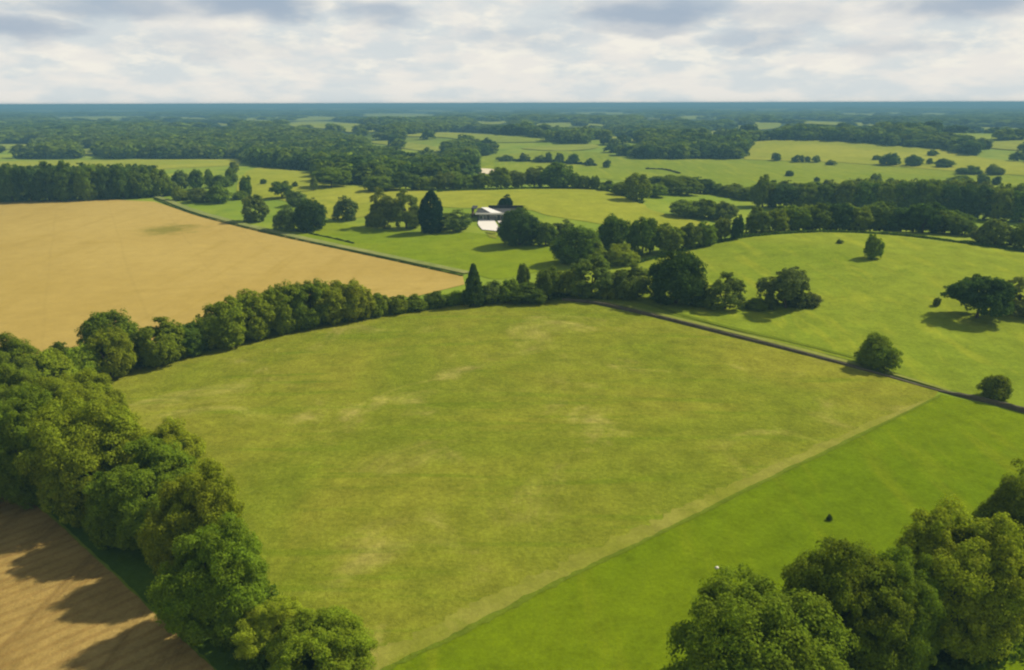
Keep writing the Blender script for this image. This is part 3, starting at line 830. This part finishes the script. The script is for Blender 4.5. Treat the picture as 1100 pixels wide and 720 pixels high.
# ------------------------------------------------------------------ distant woods: one mass of many crowns
def far_woods():
    rg = np.random.default_rng(21)
    Lu = [-260, 262, 272, 300, 340, 350, 395, 402, 470, 505, 509, 535, 600, 640, 680, 690, 797, 800, 802, 830, 890, 950, 1010, 1060, 1110, 1400]
    Lv = [171, 171, 178, 181.5, 184, 196, 199, 204, 203, 197, 168, 166.5, 161, 163.5, 170, 171.5, 171, 160, 153, 151, 151.5, 156, 161, 170, 176, 186]
    pts = []
    d = 455.
    while d < 9500:
        st = max(7.0, d * .0108)
        dd = d; half = math.radians(38)
        n = int(2 * half * d / st)
        a = np.linspace(-half, half, n) + rg.uniform(-.5, .5, n) * st / d
        rr = d + rg.uniform(-.5, .5, n) * st
        pts.append(np.column_stack([rr * np.sin(a), rr * np.cos(a), np.full(n, st)]))
        d += st
    P = np.concatenate(pts)
    x, y, st = P.T
    z = hgt(x, y)
    D = np.hypot(x, y)
    Wd = st * rg.uniform(1.5, 2.2, len(x))
    Ht = np.clip(rg.normal(11, 1.3, len(x)), 7, 15) * (1 + .0)
    u, vb, dep = project(x, y, z)
    _, vt, _ = project(x, y, z + Ht)
    keep = vb < np.interp(u, Lu, Lv)
    hw = .45 * Wd * F / dep
    stray = rg.random(len(x)) < .02
    for poly in FAR_FIELDS:
        Pp = catmull(poly, 6, True)
        for q in (-.15, .15, .4, .65, .9, 1.02):
            vv = vb + (vt - vb) * q
            for s in (-.8, 0, .8):
                keep &= ~(inside(Pp, u + s * hw, vv) & ~stray)
    # glades and thin places
    ph = np.sin(x * .011 + 2 * np.sin(y * .004)) * np.sin(y * .0061 + 1.5 * np.sin(x * .005))
    keep &= ~((ph > .72) & (D > 900) & (rg.random(len(x)) < .8))
    x, y, z, Wd, Ht, D, u = x[keep], y[keep], z[keep], Wd[keep], Ht[keep], D[keep], u[keep]
    Ht *= 1 + .12 * np.sin(x * .02) * np.sin(y * .013)
    n = len(x)
    # templates of a small crown
    TP = []
    for s in range(8):
        nl = (220, 80)
        tt = []
        for k in nl:
            p, nr, sz, r2 = crown_points('broad' if s % 3 else 'round', 900 + s, k,   .2 if k > 100 else .36)
            V, _ = leaf_quads(p, nr, sz, r2, 1.3)
            tt.append(V)
        TP.append(tt)
    pal = np.array([PAL['dark'], PAL['deep'], PAL['mid'], PAL['dark'], PAL['olive'], PAL['mid']])
    patch = (np.sin(x * .013 + 1.) * np.sin(y * .008 + 2.) + np.sin(x * .004 - y * .003) + rg.normal(0, .7, n))
    ci = np.clip(((patch + 2) / 4 * 6).astype(int), 0, 5)
    tint = pal[ci] * .85 * rg.uniform(.85, 1.18, (n, 1))
    ang = rg.uniform(0, 6.28, n)
    VV = []; TT = []
    for i in range(n):
        V = TP[i % 8][0 if D[i] < 1400 else 1]
        c, s = math.cos(ang[i]), math.sin(ang[i])
        W = Wd[i]
        o = np.empty_like(V)
        o[:, 0] = x[i] + W * (c * V[:, 0] - s * V[:, 1]); o[:, 1] = y[i] + W * (s * V[:, 0] + c * V[:, 1]); o[:, 2] = z[i] + Ht[i] * V[:, 2]
        VV.append(o.astype(np.float32)); TT.append(np.broadcast_to(np.append(tint[i], 1).astype(np.float32), (len(V), 4)))
    VV = np.concatenate(VV); TT = np.concatenate(TT)
    fc = np.arange(len(VV), dtype=np.int32).reshape(-1, 4)
    o = link('far_woods', mesh_np('far_woods', VV, fc, LEAF_WOOD, attrs={'tint': TT}))
    tag(o, 'dark hazy woodland covering the land from mid distance to the horizon', 'woodland', None, 'stuff')
    print('far woods trees', n, 'quads', len(fc))
far_woods()

# ------------------------------------------------------------------ undergrowth under the hedges, low hedges, wall
def leafy_strip(rg, W, width, height, dens, leaf):
    """leaf quads filling a low bank along the world line W"""
    seg = np.linalg.norm(np.diff(W, axis=0), axis=1); s = np.concatenate([[0], np.cumsum(seg)])
    n = int(s[-1] * dens)
    t = rg.uniform(0, s[-1], n)
    px = np.interp(t, s, W[:, 0]); py = np.interp(t, s, W[:, 1])
    tx = np.interp(t, s, np.gradient(W[:, 0])); ty = np.interp(t, s, np.gradient(W[:, 1]))
    l = np.hypot(tx, ty) + 1e-9
    o = rg.normal(0, .36, n).clip(-1, 1)
    lump = .75 + .35 * np.sin(t * .9 + 2 * np.sin(t * .31)) * np.sin(t * .37 + 1)
    hh = height * lump * np.sqrt(np.clip(1 - o ** 2, .05, 1)) * rg.uniform(.35, 1.05, n)
    x = px - ty / l * o * width * .5; y = py + tx / l * o * width * .5
    p = np.column_stack([x, y, hgt(x, y) + hh])
    nr = np.column_stack([-ty / l * o, tx / l * o, np.full(n, .6)]) + rg.normal(0, .5, (n, 3))
    nr /= np.linalg.norm(nr, axis=1)[:, None]
    return leaf_quads(p, nr, leaf * rg.uniform(.6, 1.4, n), rg)

def strip_object(name, lines, color, label, cat=None, kind=None, group=None):
    rg = np.random.default_rng(len(lines) * 7 + int(lines[0][0][0][0]) % 91)
    VV = []
    for (ln, width, height, dens, leaf, dmax) in lines:
        W = np.array([cast(u, v, dmax) for u, v in catmull(ln, 8)])
        VV.append(leafy_strip(rg, W, width, height, dens, leaf)[0])
    V = np.concatenate(VV)
    o = link(name, mesh_np(name, V, np.arange(len(V)).reshape(-1, 4), LEAF))
    o.color = c4(color)
    tag(o, label, cat, group, kind)
    return o

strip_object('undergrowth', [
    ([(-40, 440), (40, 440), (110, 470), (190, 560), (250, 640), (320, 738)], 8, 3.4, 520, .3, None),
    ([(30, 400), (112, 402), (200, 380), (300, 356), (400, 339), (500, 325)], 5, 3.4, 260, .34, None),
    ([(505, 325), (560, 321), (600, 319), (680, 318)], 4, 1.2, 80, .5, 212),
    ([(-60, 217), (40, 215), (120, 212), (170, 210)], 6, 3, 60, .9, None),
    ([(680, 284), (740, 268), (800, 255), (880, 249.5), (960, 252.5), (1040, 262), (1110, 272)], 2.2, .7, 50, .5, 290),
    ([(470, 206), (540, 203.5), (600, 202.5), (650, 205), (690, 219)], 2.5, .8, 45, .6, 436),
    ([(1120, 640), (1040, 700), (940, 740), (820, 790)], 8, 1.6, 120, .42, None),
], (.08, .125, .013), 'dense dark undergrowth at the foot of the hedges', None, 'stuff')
strip_object('hedge', [([(166, 214.5), (206, 230), (250, 242), (300, 254), (360, 267), (430, 282), (497, 297)], 1.0, .5, 90, .3, None)],
             (.09, .135, .022), 'long low dark hedge between the tan field and the pale farm track', 'hedge')
strip_object('hedge', [([(300, 245), (350, 255), (380, 262)], 1., .6, 80, .3, None)],
             (.05, .08, .014), 'short low green hedge on the far side of the farm track', 'hedge')
strip_object('hedge', [([(540, 173.5), (560, 173.8), (600, 175.2), (640, 178.5)], 4, 2.2, 22, 1.4, None)],
             (.03, .055, .014), 'low dark hedge linking the small trees across the far meadow', 'hedge')
strip_object('hedge', [([(694, 182), (715, 183), (730, 187)], 3, .9, 25, 1.1, None)],
             (.06, .07, .02), 'short bent ditch hedge in the open far meadow', 'hedge')

def stone_wall():
    L = catmull([(604, 323), (640, 327), (700, 340), (780, 360), (860, 380), (940, 401), (1000, 418), (1040, 428), (1070, 435), (1110, 446), (1160, 458)], 14)
    W = np.array([cast(u, v, 212) for u, v in L])
    seg = np.linalg.norm(np.diff(W, axis=0), axis=1); s = np.concatenate([[0], np.cumsum(seg)])
    n = int(s[-1] / .8)
    t = np.linspace(0, s[-1], n); W = np.column_stack([np.interp(t, s, W[:, 0]), np.interp(t, s, W[:, 1])])
    T = np.gradient(W, axis=0); T /= np.linalg.norm(T, axis=1)[:, None]
    Nn = np.column_stack([-T[:, 1], T[:, 0]])
    rg = np.random.default_rng(3)
    fr = t / s[-1]
    hh = np.interp(fr, [0, .1, .3, .5, .62, .72, .8, .85, 1], [.7, .75, .7, .6, .55, .3, .3, .8, 1.0]) * rg.uniform(.86, 1.1, n)
    prof = [(-.42, 0), (-.38, .55), (-.3, .93), (-.12, 1.02), (.12, 1.02), (.3, .93), (.38, .55), (.42, 0)]
    V = []
    for o, k in prof:
        p = W + Nn * (o * rg.uniform(.92, 1.1, n))[:, None] * .8
        V.append(np.column_stack([p, hgt(p[:, 0], p[:, 1]) - .05 + hh * k + (0 if k == 0 else 1) * rg.normal(0, .025, n)]))
    V = np.concatenate(V); m = len(prof)
    fc = np.array([[k * n + i, k * n + i + 1, (k + 1) * n + i + 1, (k + 1) * n + i] for k in range(m - 1) for i in range(n - 1)])
    mt = plain_mat('dark_field_stone', (.1, .085, .05), .95, .5, 1.6)
    o = link('field_wall', mesh_np('field_wall', V, fc, mt))
    tag(o, 'long low dark stone wall running down the right side of the pasture', 'wall')
stone_wall()

# ------------------------------------------------------------------ boulder
def stone():
    import bmesh
    bm = bmesh.new(); bmesh.ops.create_icosphere(bm, subdivisions=2, radius=.22)
    rg = random.Random(8)
    for v in bm.verts:
        v.co *= 1 + rg.uniform(-.16, .16); v.co.z *= .65
    me = bpy.data.meshes.new('stone'); bm.to_mesh(me); bm.free()
    me.materials.append(plain_mat('pale_stone', (.6, .57, .48), .9, .2, 6.))
    x, y = cast(770, 611)
    o = link('stone', me, None, (x, y, h1(x, y) + .12)); tag(o, 'small pale stone lying in the lush grass near the foreground trees', 'stone')
stone()

# ------------------------------------------------------------------ house
def box_np(c, s):
    c = np.array(c); s = np.array(s) / 2
    V = np.array([[x, y, z] for x in (-1, 1) for y in (-1, 1) for z in (-1, 1)]) * s + c
    Fc = np.array([[0, 1, 3, 2], [4, 6, 7, 5], [0, 4, 5, 1], [2, 3, 7, 6], [0, 2, 6, 4], [1, 5, 7, 3]])
    return V, Fc

def prism(pts, z0, z1):
    """pts: plan outline; z0/z1 numbers or lists of heights per corner"""
    n = len(pts)
    a = z0 if isinstance(z0, (list, tuple)) else [z0] * n
    b = z1 if isinstance(z1, (list, tuple)) else [z1] * n
    V = [(p[0], p[1], q) for p, q in zip(pts, a)] + [(p[0], p[1], q) for p, q in zip(pts, b)]
    F_ = [list(range(n))[::-1], list(range(n, 2 * n))] + [[i, (i + 1) % n, n + (i + 1) % n, n + i] for i in range(n)]
    return V, F_

def pymesh(name, V, Fc, mat, parent):
    me = bpy.data.meshes.new(name); me.from_pydata([tuple(map(float, v)) for v in V], [], [list(map(int, f)) for f in Fc]); me.materials.append(mat); me.update()
    return link(name, me, parent)

def boxes(name, lst, mat, parent):
    V = []; Fc = []; o = 0
    for c, s in lst:
        v, f = box_np(c, s); V.append(v); Fc.append(f + o); o += 8
    return pymesh(name, np.concatenate(V), np.concatenate(Fc), mat, parent)

def house():
    x, y = cast(513, 237)
    z = h1(x, y)
    mw = plain_mat('white_render', (.78, .74, .68), .7, .06, 1.)
    md = plain_mat('dark_cladding', (.05, .055, .05), .6, .3, 1.)
    mb = plain_mat('brown_timber', (.11, .07, .04), .8, .3, 2.)
    mr = plain_mat('dark_roof_felt', (.035, .035, .035), .85, .3, .8)
    mg = plain_mat('window_glass', (.03, .05, .055), .12, .1, .3, .6)
    root = link('house', None, None, (x, y, z))
    root.rotation_euler = (0, 0, R(-1.5))
    tag(root, 'low white-roofed house with dark front wall, half hidden by a round tree', 'house')
    # local frame: x to the right along the front, y to the back
    w = pymesh('wall', *prism([(0, 0), (18, 0), (18, 15), (0, 15)], -1.5, 2.55), md, root)
    for i in range(4):
        wn = boxes('window', [((2.3 + i * 4.3, -.03, 1.25), (2.9, .12, 1.7))], mw, root)
        boxes('pane', [((2.3 + i * 4.3 - .72, -.06, 1.25), (1.3, .14, 1.5)), ((2.3 + i * 4.3 + .72, -.06, 1.25), (1.3, .14, 1.5))], mg, wn)
    boxes('door', [((6.6, -.05, .9), (1.0, .14, 2.1))], mb, root)
    pymesh('fascia', *prism([(-.9, -1.0), (18.8, -1.0), (18.8, -.6), (-.9, -.6)], 2.6, 3.2), mw, root)
    rf = pymesh('roof', *prism([(-.8, -.598), (18.7, -.598), (18.7, 15.6), (-.8, 15.6)], 2.55, 3.1), mr, root)
    # white pitched slab running back from the front edge
    pymesh('roof_slope', *prism([(5.6, -.58), (10.2, -.58), (3.4, 15.4), (.5, 15.4)], [3.105] * 4, [3.3, 3.3, 3.5, 3.5]), mw, rf)
    pymesh('parapet', *prism([(3.7, 15.6), (18.7, 15.6), (18.7, 15.95), (3.7, 15.95)], 2.5, 4.3), mr, root)
    # brown timber end wall standing proud on the left
    pymesh('end_wall', *prism([(-2.9, 6), (-2.4, 6), (-2.4, 14.5), (-2.9, 14.5)], -1.5, 4.0), mb, root)
    pymesh('canopy', *prism([(-3.0, 5.6), (-.82, 5.6), (-.82, 15.2), (-3.0, 15.2)], 4.02, 4.3), mr, root)
    sheet('driveway', [(514, 236.5), (530.5, 236.5), (534, 242), (537.5, 247), (535, 249.2), (528, 248.4), (518, 247.5), (514.5, 243.5), (513.2, 241)], M_CONC, 2.2, step=2)
    sheet('driveway', [(534.5, 238.2), (542, 237.8), (540.5, 241.5), (538, 243)], M_CONC, 2.2, step=2)
    sheet('driveway', [(521, 249.6), (533.5, 249.8), (533, 251), (529, 251.8), (524, 251.2)], M_MARGIN, 2.2, step=2)
    sheet('driveway', [(523, 252.5), (534, 253), (533, 257), (526, 255.5)], M_MARGIN, 2.2, step=2)
house()

# ------------------------------------------------------------------ light, air, sky
SUN_AZ, SUN_EL = R(64), R(43)
sd = Vector((math.sin(SUN_AZ) * math.cos(SUN_EL), math.cos(SUN_AZ) * math.cos(SUN_EL), math.sin(SUN_EL)))
sl = bpy.data.lights.new('sun', 'SUN'); sl.energy = 5.0; sl.angle = R(1.4); sl.color = (1., .92, .73)
so = link('sun', sl); so.rotation_euler = sd.to_track_quat('Z', 'Y').to_euler(); so.location = (100, 100, 300)

def air():
    x0, x1, y0, y1, z0, z1 = -11000, 11000, -400, 15500, -25, 51.5
    V = [(x, y, z) for x in (x0, x1) for y in (y0, y1) for z in (z0, z1)]
    Fc = [[0, 1, 3, 2], [4, 6, 7, 5], [0, 4, 5, 1], [2, 3, 7, 6], [0, 2, 6, 4], [1, 5, 7, 3]]
    m, nt, out = newmat('haze')
    v = nt.nodes.new('ShaderNodeVolumePrincipled')
    v.inputs['Color'].default_value = (.21, .44, .60, 1)
    v.inputs['Density'].default_value = 3.6e-4
    v.inputs['Anisotropy'].default_value = 0.
    nt.links.new(v.outputs[0], out.inputs['Volume'])
    o = pymesh('haze', V, Fc, m, None); tag(o, 'thin blue haze over the far woods', None, None, 'stuff')
air()

def sky():
    w = bpy.data.worlds.new('World'); scene.world = w; w.use_nodes = True
    nt = w.node_tree; nt.nodes.clear(); q = N(nt)
    out = q.n('ShaderNodeOutputWorld'); bg = q.n('ShaderNodeBackground'); bg.inputs['Strength'].default_value = .1
    st = q.n('ShaderNodeTexSky'); st.sky_type = 'NISHITA'; st.sun_disc = False
    st.sun_elevation = SUN_EL; st.sun_rotation = SUN_AZ
    dv = q.n('ShaderNodeTexCoord').outputs['Generated']
    sep = q.n('ShaderNodeSeparateXYZ'); q.l(dv, sep.inputs[0])
    z = q.math('MAXIMUM', sep.outputs['Z'], 0.)
    k = q.math('DIVIDE', 1., q.math('ADD', z, .3))
    cv = q.n('ShaderNodeVectorMath'); cv.operation = 'SCALE'; q.l(q.mapping(dv, 0, (1, 1, 1.25)), cv.inputs[0]); q.l(k, cv.inputs['Scale'])
    P = cv.outputs[0]
    n1 = q.noise(P, 4., 5, .55, .0); n2 = q.noise(P, 7.0, 6, .6, .1)
    lift = q.ramp(z, .0, .05)
    S = 8.8
    def col(r, g, b): return (r * S, g * S, b * S, 1)
    c = q.mix(q.ramp(n1, .38, .62), col(.66, .71, .72), col(.82, .80, .75))
    c = q.mix(q.math('MULTIPLY', q.ramp(n2, .46, .66), q.math('MULTIPLY', lift, .85)), c, col(.90, .87, .78))
    c = q.mix(q.math('MULTIPLY', q.ramp(n2, .50, .34), q.math('MULTIPLY', q.ramp(z, .03, .1), .35)), c, col(.60, .65, .69))
    # named cloud bases: (pixel of the photograph) turned into directions
    wob = q.n('ShaderNodeTexNoise'); q.l(P, wob.inputs['Vector']); wob.inputs['Scale'].default_value = 4.5; wob.inputs['Detail'].default_value = 5
    wv = q.n('ShaderNodeVectorMath'); wv.operation = 'MULTIPLY_ADD'
    q.l(wob.outputs['Color'], wv.inputs[0]); wv.inputs[1].default_value = (.13, .0, .036); wv.inputs[2].default_value = (-.065, 0, -.018)
    ad = q.n('ShaderNodeVectorMath'); ad.operation = 'ADD'; q.l(dv, ad.inputs[0]); q.l(wv.outputs[0], ad.inputs[1])
    tot = None
    for (u, v, au, av, amt) in [(700, 14, 78, 15, 1.), (690, 30, 60, 6, .6), (272, 6, 58, 13, 1.), (130, 4, 70, 12, .8), (415, 14, 34, 10, .75), (20, 26, 46, 12, .9), (1035, 2, 46, 12, .9),
                                (805, 45, 42, 9, .5), (960, 48, 44, 8, .35), (560, 40, 60, 10, .25), (840, 20, 50, 14, .35), (230, 52, 70, 12, .2), (600, -40, 300, 22, .8), (1100, -40, 160, 20, .7), (0, -30, 160, 16, .6)]:
        r = ray(u, v); r = r / np.linalg.norm(r)
        sb = q.n('ShaderNodeVectorMath'); sb.operation = 'SUBTRACT'; q.l(ad.outputs[0], sb.inputs[0]); sb.inputs[1].default_value = tuple(r)
        ml = q.n('ShaderNodeVectorMath'); ml.operation = 'MULTIPLY'; q.l(sb.outputs[0], ml.inputs[0]); ml.inputs[1].default_value = (F / au, .6 * F / au, F / av)
        ln = q.n('ShaderNodeVectorMath'); ln.operation = 'LENGTH'; q.l(ml.outputs[0], ln.inputs[0])
        b = q.math('MULTIPLY', q.ramp(ln.outputs['Value'], 1.6, .3), amt)
        tot = b if tot is None else q.math('MAXIMUM', tot, b)
    c = q.mix(q.math('MULTIPLY', tot, .9), c, col(.34, .43, .54))
    # overhead the cover breaks up and the sky shows through
    gap = q.math('MULTIPLY', q.ramp(z, .16, .4), q.ramp(n1, .62, .42))
    c = q.mix(q.ramp(z, .16, .4), c, q.mix(.0, c, c))
    dim = q.mix(q.ramp(z, .13, .32), (1, 1, 1, 1), (.56, .55, .46, 1))
    c = q.mix(1., c, dim, 'MULTIPLY')
    c = q.mix(gap, c, st.outputs['Color'])
    q.l(c, bg.inputs['Color']); q.l(bg.outputs[0], out.inputs['Surface'])
sky()

# ------------------------------------------------------------------ camera, render settings
cam = bpy.data.cameras.new('camera'); co = link('camera', cam)
M = Matrix.Identity(4)
for i in range(3):
    M[i][0] = RIGHT[i]; M[i][1] = UP[i]; M[i][2] = -FWD[i]
M[2][3] = HC
co.matrix_world = M
cam.sensor_fit = 'HORIZONTAL'; cam.sensor_width = 36; cam.lens = F / 1100 * 36
cam.clip_end = 40000; cam.clip_start = .5
scene.camera = co

vs = scene.view_settings
vs.view_transform = 'Standard'; vs.look = 'None'; vs.gamma = 1; vs.exposure = .2; vs.use_curve_mapping = False
scene.render.engine = 'CYCLES'
cy = scene.cycles
cy.use_denoising = True
try: cy.denoiser = 'OPENIMAGEDENOISE'
except Exception: pass
cy.max_bounces = 7; cy.diffuse_bounces = 4; cy.glossy_bounces = 2; cy.transmission_bounces = 4; cy.volume_bounces = 0; cy.transparent_max_bounces = 6
cy.filter_width = 2.2
cy.use_adaptive_sampling = True; cy.adaptive_threshold = .01
cy.caustics_reflective = False; cy.caustics_refractive = False
print('trees', N_TREES)
